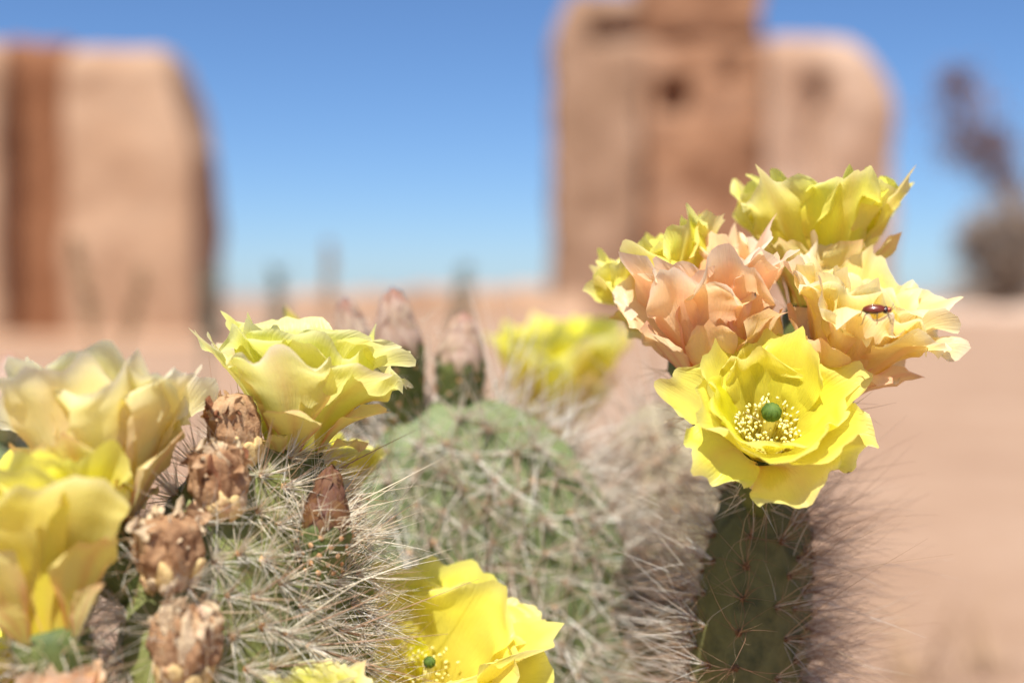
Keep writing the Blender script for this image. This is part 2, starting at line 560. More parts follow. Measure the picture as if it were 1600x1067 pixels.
# ------------------------------------------------------------------ tree, bush, stalks, grass in the background
def tube(path, radii, n=8, cap=True):
    verts, faces = [], []
    path = [Vector(p) for p in path]
    x, y, _ = frame(path[1] - path[0])
    for i, (p, r) in enumerate(zip(path, radii)):
        a = path[min(i + 1, len(path) - 1)] - path[max(i - 1, 0)]
        a.normalize()
        x = (x - a * x.dot(a)).normalized()
        y = a.cross(x)
        for k in range(n):
            t = 2 * math.pi * k / n
            verts.append(p + x * (r * math.cos(t)) + y * (r * math.sin(t)))
    for i in range(len(path) - 1):
        for k in range(n):
            k2 = (k + 1) % n
            faces.append((i * n + k, i * n + k2, (i + 1) * n + k2, (i + 1) * n + k))
    if cap:
        faces.append(tuple(reversed(range(n))))
        faces.append(tuple(range((len(path) - 1) * n, len(path) * n)))
    return verts, faces


def leaf_cloud(centres, n, size, rng):
    """many small leaf faces spread unevenly through clumps"""
    verts, faces = [], []
    for _ in range(n):
        c, r = rng.choice(centres)
        d = Vector((rng.gauss(0, 1), rng.gauss(0, 1), rng.gauss(0, 1)))
        p = Vector(c) + d * (r * 0.5)
        a = Vector((rng.uniform(-1, 1), rng.uniform(-1, 1), rng.uniform(-1, 1))).normalized()
        b = a.cross(Vector((rng.uniform(-1, 1), rng.uniform(-1, 1), rng.uniform(-1, 1)))).normalized()
        s = size * rng.uniform(0.6, 1.4)
        i = len(verts)
        verts += [p - a * s, p + b * s * 0.4, p + a * s, p - b * s * 0.4]
        faces.append((i, i + 1, i + 2, i + 3))
    return verts, faces


def build_tree():
    rng = random.Random(5)
    d = 34.0
    base = Vector((gx(1640, d), d, 0))
    t = thing('dark_leaved_tree', 'small tree with one clump of dark reddish brown leaves against the sky', 'tree', base)
    fork = P(1600, 330, d)
    top = P(1505, 190, d)
    v, f = tube([base - Vector((0, 0, .1)), P(1632, 430, d), fork, P(1550, 270, d), top, P(1490, 130, d)], [0.2, 0.16, 0.12, 0.08, 0.05, 0.015])
    rebase(mesh_obj('trunk', v, f, M['bark']), t)
    for k, (px, py) in enumerate([(1570, 210), (1530, 130), (1460, 180), (1640, 220)]):
        s = fork if k in (0, 3) else P(1535, 250, d)
        e = P(px, py, d + rng.uniform(-.6, .6))
        v, f = tube([s, (s + e) / 2 + Vector((0.1, 0, 0.1)), e], [0.06, 0.04, 0.012], 6)
        rebase(mesh_obj('branch', v, f, M['bark']), t)
    cs = [(P(1500, 160, d), 0.8), (P(1520, 200, d), 1.0), (P(1490, 225, d + .4), 0.7), (P(1535, 250, d), 0.55), (P(1555, 225, d), 0.5), (P(1495, 130, d), 0.35),
          (P(1570, 280, d), .5), (P(1650, 230, d), 0.6)]
    v, f = leaf_cloud(cs, 1900, 0.09, rng)
    rebase(mesh_obj('crown', v, f, M['leaf_dark'], smooth=False), t)
    d = 31.0
    base = Vector((gx(1570, d), d, 0))
    t = thing('grey_bush', 'rounded grey-brown bush beyond the pale stone kerb', 'bush', base)
    for k in range(7):
        e = P(1500 + k * 25, 345 + 12 * (k % 3), d + rng.uniform(-.5, .5))
        v, f = tube([base + Vector((rng.uniform(-.2, .2), 0, -.05)), (base + e) / 2 + Vector((0, 0, .2)), e], [0.05, 0.03, 0.01], 5)
        rebase(mesh_obj('stem', v, f, M['bark']), t)
    cs = []
    for k in range(26):
        px = rng.uniform(1500, 1660)
        lo = 465
        hi = 320 + 0.5 * abs(px - 1590)
        cs.append((P(px, rng.uniform(hi, lo), d + rng.uniform(-.7, .7)), rng.uniform(0.35, 0.6)))
    v, f = leaf_cloud(cs, 7000, 0.075, rng)
    rebase(mesh_obj('crown', v, f, M['leaf_grey'], smooth=False), t)


build_tree()


def build_stalk(px, top, d, mat, label, head=0.02, lean=0.0):
    rng = random.Random(int(px))
    e = P(px, top, d)
    base = Vector((e.x - lean, e.y, 0))
    t = thing('dry_stalk', label, 'stalk', base)
    pts = [base.lerp(e, k / 6) + Vector((0.01 * math.sin(k), 0, 0)) for k in range(7)]
    v, f = tube([p - Vector((0, 0, 0.02)) if i == 0 else p for i, p in enumerate(pts)], [0.006, 0.006, 0.0055, 0.005, 0.0045, 0.004, 0.002], 6)
    rebase(mesh_obj('stem', v, f, mat), t)
    if head > 0:
        cs = [(e + (base - e).normalized() * (0.02 * k), head) for k in range(7)]
        v, f = leaf_cloud(cs, 240, 0.007, rng)
        rebase(mesh_obj('seed_head', v, f, mat, smooth=False), t)


build_stalk(724, 425, 2.4, M['stalk_green'], 'dark grey-green stalk standing alone above the pink-tipped buds', 0.016, 0.03)
build_stalk(432, 425, 2.6, M['stalk_green'], 'dry grey stalk with feathery head just right of the left ruin', 0.016, -0.02)
build_stalk(515, 385, 3.0, M['grass'], 'thin pale dry stalk against the sky between two grey stalks', 0.01, 0.0)
build_stalk(330, 430, 2.6, M['stalk_green'], 'grey-green stalk in front of the left ruin\'s chamfered corner', 0.016, 0.02)
build_stalk(225, 425, 2.8, M['grass'], 'pale straw stalk leaning across the left ruin', 0.012, 0.12)
build_stalk(118, 380, 2.2, M['grass'], 'straw stalk bending before the dark bay of the left ruin', 0.010, -0.12)


def build_grass(px, py, n, label):
    rng = random.Random(int(px * 3 + py))
    ray = P(px, py, 1.0) - CAM
    b = CAM + ray * (-CAM.z / ray.z)
    t = thing('grass_tuft', label, 'grass', b, 'dry grass tufts on the sand')
    verts, faces = [], []
    for k in range(n):
        a = rng.uniform(0, 6.28)
        L = rng.uniform(0.08, 0.22)
        lean = rng.uniform(0.2, 0.9)
        dirv = Vector((math.cos(a) * lean, math.sin(a) * lean, 1)).normalized()
        side = dirv.cross(Vector((math.cos(a), math.sin(a), 0.2))).normalized() * 0.0016
        o = Vector((rng.uniform(-.02, .02), rng.uniform(-.02, .02), -0.01))
        i = len(verts)
        for s in range(5):
            q = s / 4
            p = o + dirv * (L * q) + Vector((math.cos(a), math.sin(a), -0.6)) * (L * 0.35 * q * q)
            w_ = (1 - q * 0.9)
            verts += [p - side * w_, p + side * w_]
        for s in range(4):
            faces.append((i + 2 * s, i + 2 * s + 1, i + 2 * s + 3, i + 2 * s + 2))
    o = mesh_obj('blades', verts, faces, M['grass'], t)
    o['kind'] = 'stuff'


build_grass(1430, 1085, 34, 'dry straw tuft on the sand beside the flower-topped cactus')
build_grass(1545, 1060, 22, 'sparse straw tuft on open sand further out than the other tuft')

# ------------------------------------------------------------------ cactus parts
def petal_geo(L, W, a0, a1, r0, z0, cup, ruf, rng, curl=0.0, mucro=0.06, nu=26, nv=19, pleat=1.0, fold=1.0):
    u = np.linspace(0, 1, nu)[:, None] * np.ones((1, nv))
    s = np.linspace(-1, 1, nv)[None, :] * np.ones((nu, 1))
    ph = [rng.uniform(0, 6.28) for _ in range(12)]
    jag = 0.03 * np.sin(s * 4.6 + ph[0]) + 0.022 * np.sin(s * 9 + ph[1]) + 0.012 * np.sin(s * 17 + ph[2])
    asym = rng.uniform(-0.08, 0.08)
    top = 1 - 0.22 * np.abs(s) ** 2.4 + jag + asym * s + mucro * np.clip(1 - np.abs(s - rng.uniform(-.06, .06)) / 0.26, 0, 1) ** 1.7
    t = u * (1 + (top - 1) * u ** 1.5)
    tt = np.linspace(0, 1.15, 90)
    ang = a0 + (a1 - a0) * np.clip(tt, 0, 1.2) ** 1.15 + curl * np.clip((tt - 0.6) / 0.4, 0, 1.3) ** 2
    wob = rng.uniform(-0.12, 0.12)
    ang = ang + wob * np.sin(tt * 5 + ph[3])
    ds = (tt[1] - tt[0]) * L
    rr = r0 + np.concatenate([[0], np.cumsum(np.sin(ang[:-1]) * ds)])
    zz = z0 + np.concatenate([[0], np.cumsum(np.cos(ang[:-1]) * ds)])
    r = np.interp(t, tt, rr); z = np.interp(t, tt, zz); a = np.interp(t, tt, ang)
    w = W * (0.24 + 0.76 * sm(0.0, 0.80, u)) * (1 - 0.10 * sm(0.85, 1.0, u))
    w = w * (1 + 0.05 * np.sin(u * 9 + ph[4]) * np.sign(s))
    Rc = cup * (0.55 + 0.6 * u)
    phi = np.clip(s * w / Rc, -1.35, 1.35)
    lat = Rc * np.sin(phi)
    off = Rc * (1 - np.cos(phi))
    e = np.abs(s) ** 1.6 * u ** 1.6
    off = off + ruf * e * (np.sin(u * rng.uniform(7, 11) + ph[5] + np.sign(s) * ph[6]) + 0.6 * np.sin(u * 19 + ph[7] + s * 2))
    off = off + pleat * ruf * 0.5 * u ** 2 * (np.sin(s * rng.uniform(3, 6) + ph[8]) + 0.45 * np.sin(s * 11 + ph[9]))
    off = off + pleat * ruf * 0.8 * sm(0.75, 1, u) * np.sin(s * rng.uniform(4, 8) + ph[10])
    cx_ = np.array([[noise.noise(Vector((s[i, k] * 2.3 + ph[0] * 9, u[i, k] * 3.2, ph[1]))) for k in range(nv)] for i in range(nu)])
    off = off + 0.55 * ruf * fold * cx_ * sm(0.25, 0.9, u)
    off = off + 0.22 * ruf * e * np.sin(u * 37 + ph[2] + np.sign(s) * 2)
    off = off + fold * rng.uniform(-0.30, 0.16) * w * np.abs(s) * sm(0.1, 0.8, u)          # crease along the middle
    off = off + fold * rng.uniform(-0.38, 0.38) * lat * u                                   # twist
    lat = lat + ruf * 0.5 * u * np.sin(u * 6 + ph[11])
    nr, nz = -np.cos(a), np.sin(a)
    X = r + nr * off
    Y = lat
    Z = z + nz * off
    verts = np.stack([X, Y, Z], -1).reshape(-1, 3)
    uv = np.stack([s, u], -1).reshape(-1, 2)
    return verts, grid_faces(nu, nv), uv


def place(verts, fr, origin, az):
    x, y, a = fr
    c, s_ = math.cos(az), math.sin(az)
    ex = np.array(x) * c + np.array(y) * s_
    ey = -np.array(x) * s_ + np.array(y) * c
    return np.array(origin)[None, :] + verts[:, :1] * ex + verts[:, 1:2] * ey + verts[:, 2:] * np.array(a)


def spine_arrays(p, d, L, bend, rad, K=5):
    """p,d,L,bend,rad arrays for N spines -> verts, faces, uv (three-sided tapering needles)"""
    N = len(p)
    h = np.where(np.abs(d[:, 2:3]) < 0.9, np.array([[0, 0, 1.0]]), np.array([[1.0, 0, 0]]))
    x = np.cross(d, h); x /= np.linalg.norm(x, axis=1, keepdims=True) + 1e-9
    y = np.cross(d, x)
    V, U = [], []
    for k in range(K):
        q = k / (K - 1)
        c = p + d * (L * q)[:, None] + bend * (L * q * q)[:, None]
        r = rad * (1 - 0.86 * q)
        for m in range(3):
            t = 2.094 * m
            V.append(c + (x * math.cos(t) + y * math.sin(t)) * r[:, None])
            U.append(np.full(N, q))
    V = np.stack(V, 1)
    U = np.stack(U, 1)
    n = K * 3
    f0 = []
    for k in range(K - 1):
        for m in range(3):
            m2 = (m + 1) % 3
            f0.append((k * 3 + m, k * 3 + m2, (k + 1) * 3 + m2, (k + 1) * 3 + m))
    f0 = np.array(f0)
    F = (f0[None] + (np.arange(N) * n)[:, None, None]).reshape(-1, 4)
    uv = np.stack([np.zeros_like(U), U], -1).reshape(-1, 2)
    return V.reshape(-1, 3), F.tolist(), uv


class Pad:
    """a flattened obovate joint: up axis U, width axis W, face normal N; areoles on a lattice"""

    def __init__(self, centre, U, N, hh, hw, th, n_face=70, n_rim=26, seed=0):
        self.c = np.array(centre)
        U = Vector(U).normalized(); N = Vector(N)
        N = (N - U * N.dot(U)).normalized()
        self.U, self.N = np.array(U), np.array(N)
        self.W = np.array(N.cross(U).normalized())
        self.hh, self.hw, self.th = hh, hw, th
        rng = random.Random(seed)
        self.rng = rng
        pts = []
        for side in (-1, 1):
            for i in range(n_face):
                rho = math.sqrt((i + 0.5) / n_face) * 0.93
                th_ = i * 2.39996 + (0.7 if side > 0 else 0)
                pts.append((rho * math.cos(th_) + rng.uniform(-.02, .02), rho * math.sin(th_) + rng.uniform(-.02, .02), side))
        for i in range(n_rim):
            th_ = 2 * math.pi * i / n_rim
            pts.append((math.cos(th_) * 0.998, math.sin(th_) * 0.998, 0))
        self.sites = np.array(pts)
        P0, N0 = self.surf(self.sites[:, 0], self.sites[:, 1], self.sites[:, 2])
        self.ap, self.an = P0, N0

    def surf(self, a, b, side):
        """a across, b up, in the unit disc"""
        rho2 = np.clip(a * a + b * b, 0, 1)
        k = np.sqrt(np.clip(1 - rho2, 0, 1))
        taper = 1 - 0.16 * sm(0.2, -1, b)
        taper = np.where(b < 0, 1 - 0.28 * (b * b), 1.0)
        pw = a * self.hw * taper
        pu = b * self.hh
        pn = side * self.th * k ** 0.8
        pos = self.c + pw[:, None] * self.W + pu[:, None] * self.U + pn[:, None] * self.N
        n = (a / self.hw)[:, None] * self.W + (b / self.hh)[:, None] * self.U + (side * k / self.th)[:, None] * self.N
        n = n / (np.linalg.norm(n, axis=1, keepdims=True) + 1e-9)
        return pos, n

    def rim(self, ang):
        """point on the rim, angle from the top, positive towards +W"""
        a = np.array([math.sin(ang)]); b = np.array([math.cos(ang)])
        p, n = self.surf(a, b, np.array([0.0]))
        return Vector(p[0]), Vector(n[0])

    def face_point(self, a, b, side):
        p, n = self.surf(np.array([a]), np.array([b]), np.array([float(side)]))
        return Vector(p[0]), Vector(n[0])

    def build(self, parent, mat, nu=44, nv=72, bump=0.0016, felt='areole'):
        lat = np.linspace(-math.pi / 2, math.pi / 2, nu)
        lon = np.linspace(0, 2 * math.pi, nv, endpoint=False)
        LA, LO = np.meshgrid(lat, lon, indexing='ij')
        rho = np.cos(LA) ; side = np.sign(LA + 1e-9)
        a = (rho * np.cos(LO)).ravel(); b = (rho * np.sin(LO)).ravel()
        pos, n = self.surf(a, b, side.ravel())
        d2 = ((pos[:, None, :] - self.ap[None]) ** 2).sum(-1)
        near = np.sqrt(d2.min(1))
        sp = math.sqrt(2 * math.pi * self.hh * self.hw / len(self.sites))
        pos = pos + n * (bump * np.exp(-(near / (0.42 * sp)) ** 2))[:, None]
        o = mesh_obj('pad', pos, grid_faces(nu, nv, True), mat)
        rebase(o, parent)
        # felted areoles: low tufted cones
        V, F = [], []
        for p, nn in zip(self.ap, self.an):
            x, y, z = frame(nn)
            i = len(V); r = 0.0013 * self.rng.uniform(0.8, 1.3)
            base = Vector(p) + z * (bump * 0.8)
            for k in range(6):
                t = k * math.pi / 3
                V.append(base + (x * math.cos(t) + y * math.sin(t)) * r)
            for k in range(6):
                t = k * math.pi / 3 + .4
                V.append(base + (x * math.cos(t) + y * math.sin(t)) * r * 0.55 + z * 0.0011)
            V.append(base + z * 0.0014)
            for k in range(6):
                k2 = (k + 1) % 6
                F.append((i + k, i + k2, i + 6 + k2, i + 6 + k))
                F.append((i + 6 + k, i + 6 + k2, i + 12))
        ar = mesh_obj('areole_felt', V, F, M[felt])
        rebase(ar, o)
        ar['kind'] = 'stuff'
        self.obj = o
        return o

    def spines(self, mat, per=10, Lmin=0.008, Lmax=0.024, rad=0.00022, spread=0.95, down=0.0, long_share=0.12, long_len=0.035, bend=0.11, keep=None, name='spine_cover'):
        rng = np.random.default_rng(self.rng.randint(0, 9999))
        ap, an = self.ap, self.an
        if keep is not None:
            msk = np.array([keep(Vector(p), Vector(n)) for p, n in zip(ap, an)])
            ap, an = ap[msk], an[msk]
        p = np.repeat(ap, per, 0); n = np.repeat(an, per, 0)
        N = len(p)
        r = rng.normal(size=(N, 3))
        d = n + spread * r / np.linalg.norm(r, axis=1, keepdims=True) * rng.uniform(0.3, 1.0, (N, 1))
        d[:, 2] -= down
        d /= np.linalg.norm(d, axis=1, keepdims=True)
        L = rng.uniform(Lmin, Lmax, N)
        lg = rng.random(N) < long_share
        L = np.where(lg, rng.uniform(Lmax, long_len, N), L)
        b = rng.normal(size=(N, 3)) * bend
        rd = rad * rng.uniform(0.7, 1.3, N) * np.where(lg, 1.2, 1.0)
        V, F, uv = spine_arrays(p + rng.normal(size=(N, 3)) * 0.0004, d, L, b, rd)
        o = mesh_obj(name, V, F, mat, uv=uv)
        rebase(o, self.obj)
        o['kind'] = 'stuff'
        return o

    def long_spine(self, a, b, tip_px, tip_d, mat, rad=0.00032, bow=0.12, root=None):
        """one bold needle from the nearest areole to a seen tip"""
        tip = P(tip_px[0], tip_px[1], tip_d)
        st = Vector(root) if root is not None else None
        if st is None:
            d2 = ((self.ap - self.surf(np.array([a[0]]), np.array([a[1]]), np.array([float(b)]))[0]) ** 2).sum(1)
            st = Vector(self.ap[int(d2.argmin())])
        v = tip - st
        L = v.length
        side = v.normalized().cross(Vector((0, 1, 0.3))).normalized()
        bn = side * bow
        d = (v.normalized() - bn)
        V, F, uv = spine_arrays(np.array([st]), np.array([d]), np.array([L]), np.array([bn]), np.array([rad]), K=9)
        o = mesh_obj('spine', V, F, mat, uv=uv)
        rebase(o, self.obj)
        return o


def build_flower(parent, base, axis, L, pal, seed, attach=None, rings=None, openness=1.0, sepal='sepal', stamens=False, ruf=1.0, ovary_r=None, pistil=None, flare=None, spiny=110, stig=1.0):
    """an opuntia flower; the 'flower' mesh is its green cup and ovary, petals are its sub-parts"""
    rng = random.Random(seed)
    base = Vector(base)
    axis = Vector(axis).normalized()
    fr = frame(axis)
    r0 = 0.20 * L
    # ovary and cup, from the point where it grows to the rim
    att = Vector(attach) if attach is not None else base - axis * (0.75 * L)
    mid = base - axis * ((base - att).length * 0.45)
    path, rad = [], []
    K = 12
    for k in range(K):
        q = k / (K - 1)
        path.append(att * (1 - q) ** 2 + mid * (2 * q * (1 - q)) + base * q ** 2)
        rad.append(r0 * (0.55 + 0.55 * math.sin(min(1, q * 1.15) * math.pi / 2) ** 1.2) * (1.0 if q < 1 else 0.9))
    path.append(base + axis * 0.002); rad.append(r0 * 0.35)
    v, f = tube(path, rad, 18)
    v2 = []
    for i, p in enumerate(v):
        kk = i % 18; ii = i // 18
        c = path[ii]
        v2.append(c + (p - c) * (1 + 0.10 * math.sin(kk * math.pi / 1.5 + ii * 1.6) * math.sin(ii * 1.4)))
    fo = mesh_obj('flower', v2, f, M['ovary'])
    rebase(fo, parent)
    R_ = math.radians
    if spiny:
        r_ = np.random.default_rng(seed)
        k_ = r_.integers(18, len(v2) - 36, spiny)
        pp = np.array([v2[i] for i in k_]); cc = np.array([path[i // 18] for i in k_])
        dd_ = pp - cc
        dd_ /= np.linalg.norm(dd_, axis=1, keepdims=True) + 1e-9
        dd_ = dd_ + 0.5 * r_.normal(size=dd_.shape) + 0.35 * np.array(axis)
        dd_ /= np.linalg.norm(dd_, axis=1, keepdims=True)
        Vs, Fs, us = spine_arrays(pp, dd_, r_.uniform(0.006, 0.018, spiny), 0.1 * r_.normal(size=dd_.shape), np.full(spiny, 0.00018))
        so = mesh_obj('spine_cover', Vs, Fs, M['spine'], uv=us)
        rebase(so, fo)
        so['kind'] = 'stuff'
    if rings is None:
        rings = [  # n, length, half width, start angle, end angle, material, cup
            (5, 0.90, 0.42, 0, 34, '', 0.50),
            (6, 1.00, 0.45, 8, 46, '', 0.55),
            (6, 1.00, 0.42, 14, 60, '_outer', 0.58),
            (5, 0.66, 0.22, 22, 66, 'S', 0.5),
            (4, 0.36, 0.12, 34, 74, 'S', 0.45)]
    elif rings == 'dense':
        rings = [(7, 0.84, 0.30, 0, 32, '', 0.45), (8, 0.95, 0.33, 6, 44, '', 0.5), (8, 1.0, 0.31, 12, 58, '_outer', 0.5), (6, 0.62, 0.2, 22, 62, 'S', 0.5)]
    elif rings == 'open':
        rings = [(6, 0.92, 0.42, 24, 36, '', 0.5), (6, 1.0, 0.46, 28, 52, '', 0.55), (6, 1.0, 0.42, 34, 72, '_outer', 0.6), (5, 0.62, 0.22, 40, 80, 'S', 0.5)]
    az0 = rng.uniform(0, 6.28)
    petals = []
    for ri, (n, l, w_, a0, a1, mk, cup) in enumerate(rings):
        mat = M[sepal] if mk == 'S' else M[pal + mk]
        az0 += 0.45
        for k in range(n):
            az = az0 + 2 * math.pi * (k + rng.uniform(-.16, .16)) / n
            ll = L * l * rng.uniform(0.9, 1.08)
            aa1 = R_(a1) * openness + rng.uniform(-0.16, 0.16)
            aa0 = R_(a0) * openness
            if flare is not None:
                pd = fr[0] * math.cos(az) + fr[1] * math.sin(az)
                aa1 += math.radians(flare[1]) * pd.dot(Vector(flare[0]).normalized())
            V, F, uv = petal_geo(ll, L * w_ * rng.uniform(0.88, 1.15), aa0, aa1, r0 * (0.72 + 0.06 * ri), -0.02 * L * ri,
                                 L * cup * rng.uniform(0.8, 1.3), 0.042 * L * ruf * rng.uniform(0.6, 1.4) * (0.5 if mk == 'S' else 1), rng,
                                 curl=rng.uniform(-0.35, 0.4) * (0.6 if mk == 'S' else 1), mucro=0.12 if mk == 'S' else rng.uniform(0.03, 0.13),
                                 nu=28 if mk != 'S' else 14, nv=21 if mk != 'S' else 9)
            o = mesh_obj('petal', place(V, fr, base, az), F, mat, uv=uv)
            rebase(o, fo)
            petals.append(o)
    if stamens:
        n = stamens
        x, y, a = fr
        V, F, AV, AF = [], [], [], []
        ps, ds, Ls, bs, rs = [], [], [], [], []
        for i in range(n):
            q = math.sqrt((i + 0.5) / n)
            t = i * 2.39996 + rng.uniform(-.5, .5)
            lean = 0.1 + 0.6 * q + rng.uniform(-.25, .25)
            rad_dir = x * math.cos(t) + y * math.sin(t)
            d = (a + rad_dir * lean).normalized()
            ll = L * rng.uniform(0.24, 0.46)
            st = base + rad_dir * (r0 * 0.25 + r0 * 0.45 * q)
            ps.append(st); ds.append(d); Ls.append(ll); bs.append(-rad_dir * 0.10 + Vector((rng.uniform(-.05, .05), rng.uniform(-.05, .05), 0))); rs.append(0.00022)
            tip = st + d * ll + bs[-1] * ll
            ax, ay, az_ = frame(d + Vector((rng.uniform(-.7, .7), rng.uniform(-.7, .7), rng.uniform(-.7, .7))))
            j = len(AV); rr, hh = 0.00048 * rng.uniform(.8, 1.2), 0.00085
            ringsA = [(-1.0, 0.0), (-0.5, 0.85), (0.4, 0.9), (1.0, 0.0)]
            AV.append(tip - az_ * hh)
            for hq, rq in ringsA[1:3]:
                for k in range(5):
                    tt = k * 1.2566
                    AV.append(tip + az_ * (hh * hq) + (ax * math.cos(tt) + ay * math.sin(tt)) * (rr * rq))
            AV.append(tip + az_ * hh)
            for k in range(5):
                k2 = (k + 1) % 5
                AF += [(j, j + 1 + k2, j + 1 + k), (j + 1 + k, j + 1 + k2, j + 6 + k2, j + 6 + k), (j + 6 + k, j + 6 + k2, j + 11)]
        V, F, uv = spine_arrays(np.array(ps), np.array(ds), np.array(Ls), np.array(bs), np.array(rs), K=4)
        o = mesh_obj('filaments', V, F, M['filament'], uv=uv); rebase(o, fo); o['kind'] = 'stuff'
        o = mesh_obj('anthers', AV, AF, M['anther']); rebase(o, fo); o['kind'] = 'stuff'
    if pistil:
        x, y, a = fr
        tip = base + a * (L * pistil)
        v, f = tube([base, base.lerp(tip, .4), base.lerp(tip, .75), tip], [0.0013, 0.0018, 0.0021, 0.0017], 10)
        rebase(mesh_obj('style', v, f, M['style']), fo)
        # lobed green stigma
        nu, nv = 16, 54
        V = []
        for i in range(nu):
            la = -math.pi / 2 + math.pi * i / (nu - 1)
            for k in range(nv):
                lo = 2 * math.pi * k / nv
                rb = 0.0034 * stig * (1 - 0.17 * (1 - abs(math.sin(lo * 4.5))) ** 2.0 * math.cos(la) ** 0.5 if True else 1)
                V.append(tip + x * (rb * math.cos(la) * math.cos(lo)) + y * (rb * math.cos(la) * math.sin(lo)) + a * ((0.0031 * math.sin(la) + 0.0016) * stig))
        rebase(mesh_obj('stigma', V, grid_faces(nu, nv, True), M['stigma']), fo)
    return fo, petals


def build_bud(parent, attach, tip, width, seed, scale_mat='bud_scale', cone=0.52, spiny=0, spm=None, ribs=True):
    """a pointed flower bud: tubercled green ovary below, overlapping scales above"""
    rng = random.Random(seed)
    attach, tip = Vector(attach), Vector(tip)
    ax = (tip - attach)
    H = ax.length
    x, y, a = frame(ax)
    nu, nv = 26, 30
    V = []
    for i in range(nu):
        q = i / (nu - 1)
        if q < cone:
            r = width * (0.62 + 0.38 * math.sin(q / cone * math.pi / 2))
        else:
            e = (q - cone) / (1 - cone)
            r = width * 0.93 * (1 - e) ** 0.95
        for k in range(nv):
            t = 2 * math.pi * k / nv
            bmp = 1 + (0.09 * math.sin(k * 2 * math.pi / 5 + (i % 6 > 2) * 3) * math.sin(i * 1.05) if q < cone else 0)
            V.append(attach + a * (H * q) + (x * math.cos(t) + y * math.sin(t)) * (r * bmp * 0.97))
    bo = mesh_obj('bud', V, grid_faces(nu, nv, True), M['ovary'])
    rebase(bo, parent)
    V2, F2 = [], []
    for ring in range(5):
        for k in range(8):
            t = 2 * math.pi * (k + 0.5 * (ring % 2)) / 8
            q = 0.1 + ring * (cone - 0.1) / 5
            r = width * (0.62 + 0.38 * math.sin(q / cone * math.pi / 2))
            rd = x * math.cos(t) + y * math.sin(t)
            c_ = attach + a * (H * q) + rd * r * 0.98
            i0 = len(V2)
            sx, sy = rd.cross(a), a
            for m_ in range(6):
                V2.append(c_ + (sx * math.cos(m_ * 1.047) + sy * math.sin(m_ * 1.047)) * 0.001)
            V2.append(c_ + rd * 0.0009)
            F2 += [(i0 + m_, i0 + (m_ + 1) % 6, i0 + 6) for m_ in range(6)]
    ao = mesh_obj('areole_felt', V2, F2, M['areole'])
    rebase(ao, bo)
    ao['kind'] = 'stuff'
    # scales in rising whorls
    for ring in range(5):
        n = (8, 8, 7, 6, 4)[ring]
        qs = cone - 0.06 + ring * 0.075
        for k in range(n):
            az = 2 * math.pi * (k + 0.5 * (ring % 2) + rng.uniform(-.1, .1)) / n
            e0 = max(0, (qs - cone) / (1 - cone))
            r0 = width * (1.0 if qs < cone else 0.93 * (1 - e0) ** 0.95) * 1.0
            Ls = H * (0.26 + 0.03 * ring) * rng.uniform(.9, 1.08)
            Ls = min(Ls, H * (1.02 - qs))
            # lean inwards so that the point meets the bud's own outline
            q1 = min(0.995, qs + Ls / H * 0.97)
            e1 = max(0, (q1 - cone) / (1 - cone))
            r1 = width * 0.95 * (1 - e1) ** 0.95
            lean = math.atan2(r1 - r0, Ls) * 1.0
            V, F, uv = petal_geo(Ls, width * 0.55 * (1 - 0.08 * ring), lean * 0.45 + 0.06, lean * 1.5, r0, H * qs, width * 0.8, width * 0.02, rng, curl=rng.uniform(-.05, .05), mucro=0.25, nu=10, nv=9, fold=0.0)
            o = mesh_obj('scale', place(V, (x, y, a), attach, az), F, M[scale_mat], uv=uv)
            rebase(o, bo)
    if spiny:
        r = np.random.default_rng(seed)
        N = spiny
        q = r.uniform(0.05, cone + 0.15, N); t = r.uniform(0, 6.28, N)
        rd = np.array(x)[None] * np.cos(t)[:, None] + np.array(y)[None] * np.sin(t)[:, None]
        p = np.array(attach)[None] + np.array(a)[None] * (H * q)[:, None] + rd * width * 0.95
        d = rd * 0.8 + np.array(a)[None] * 0.7 + r.normal(size=(N, 3)) * 0.45
        d /= np.linalg.norm(d, axis=1, keepdims=True)
        V, F, uv = spine_arrays(p, d, r.uniform(0.006, 0.016, N), r.normal(size=(N, 3)) * 0.12, np.full(N, 0.00016))
        o = mesh_obj('spine_cover', V, F, spm or M['spine'], uv=uv)
        rebase(o, bo)
        o['kind'] = 'stuff'
    return bo


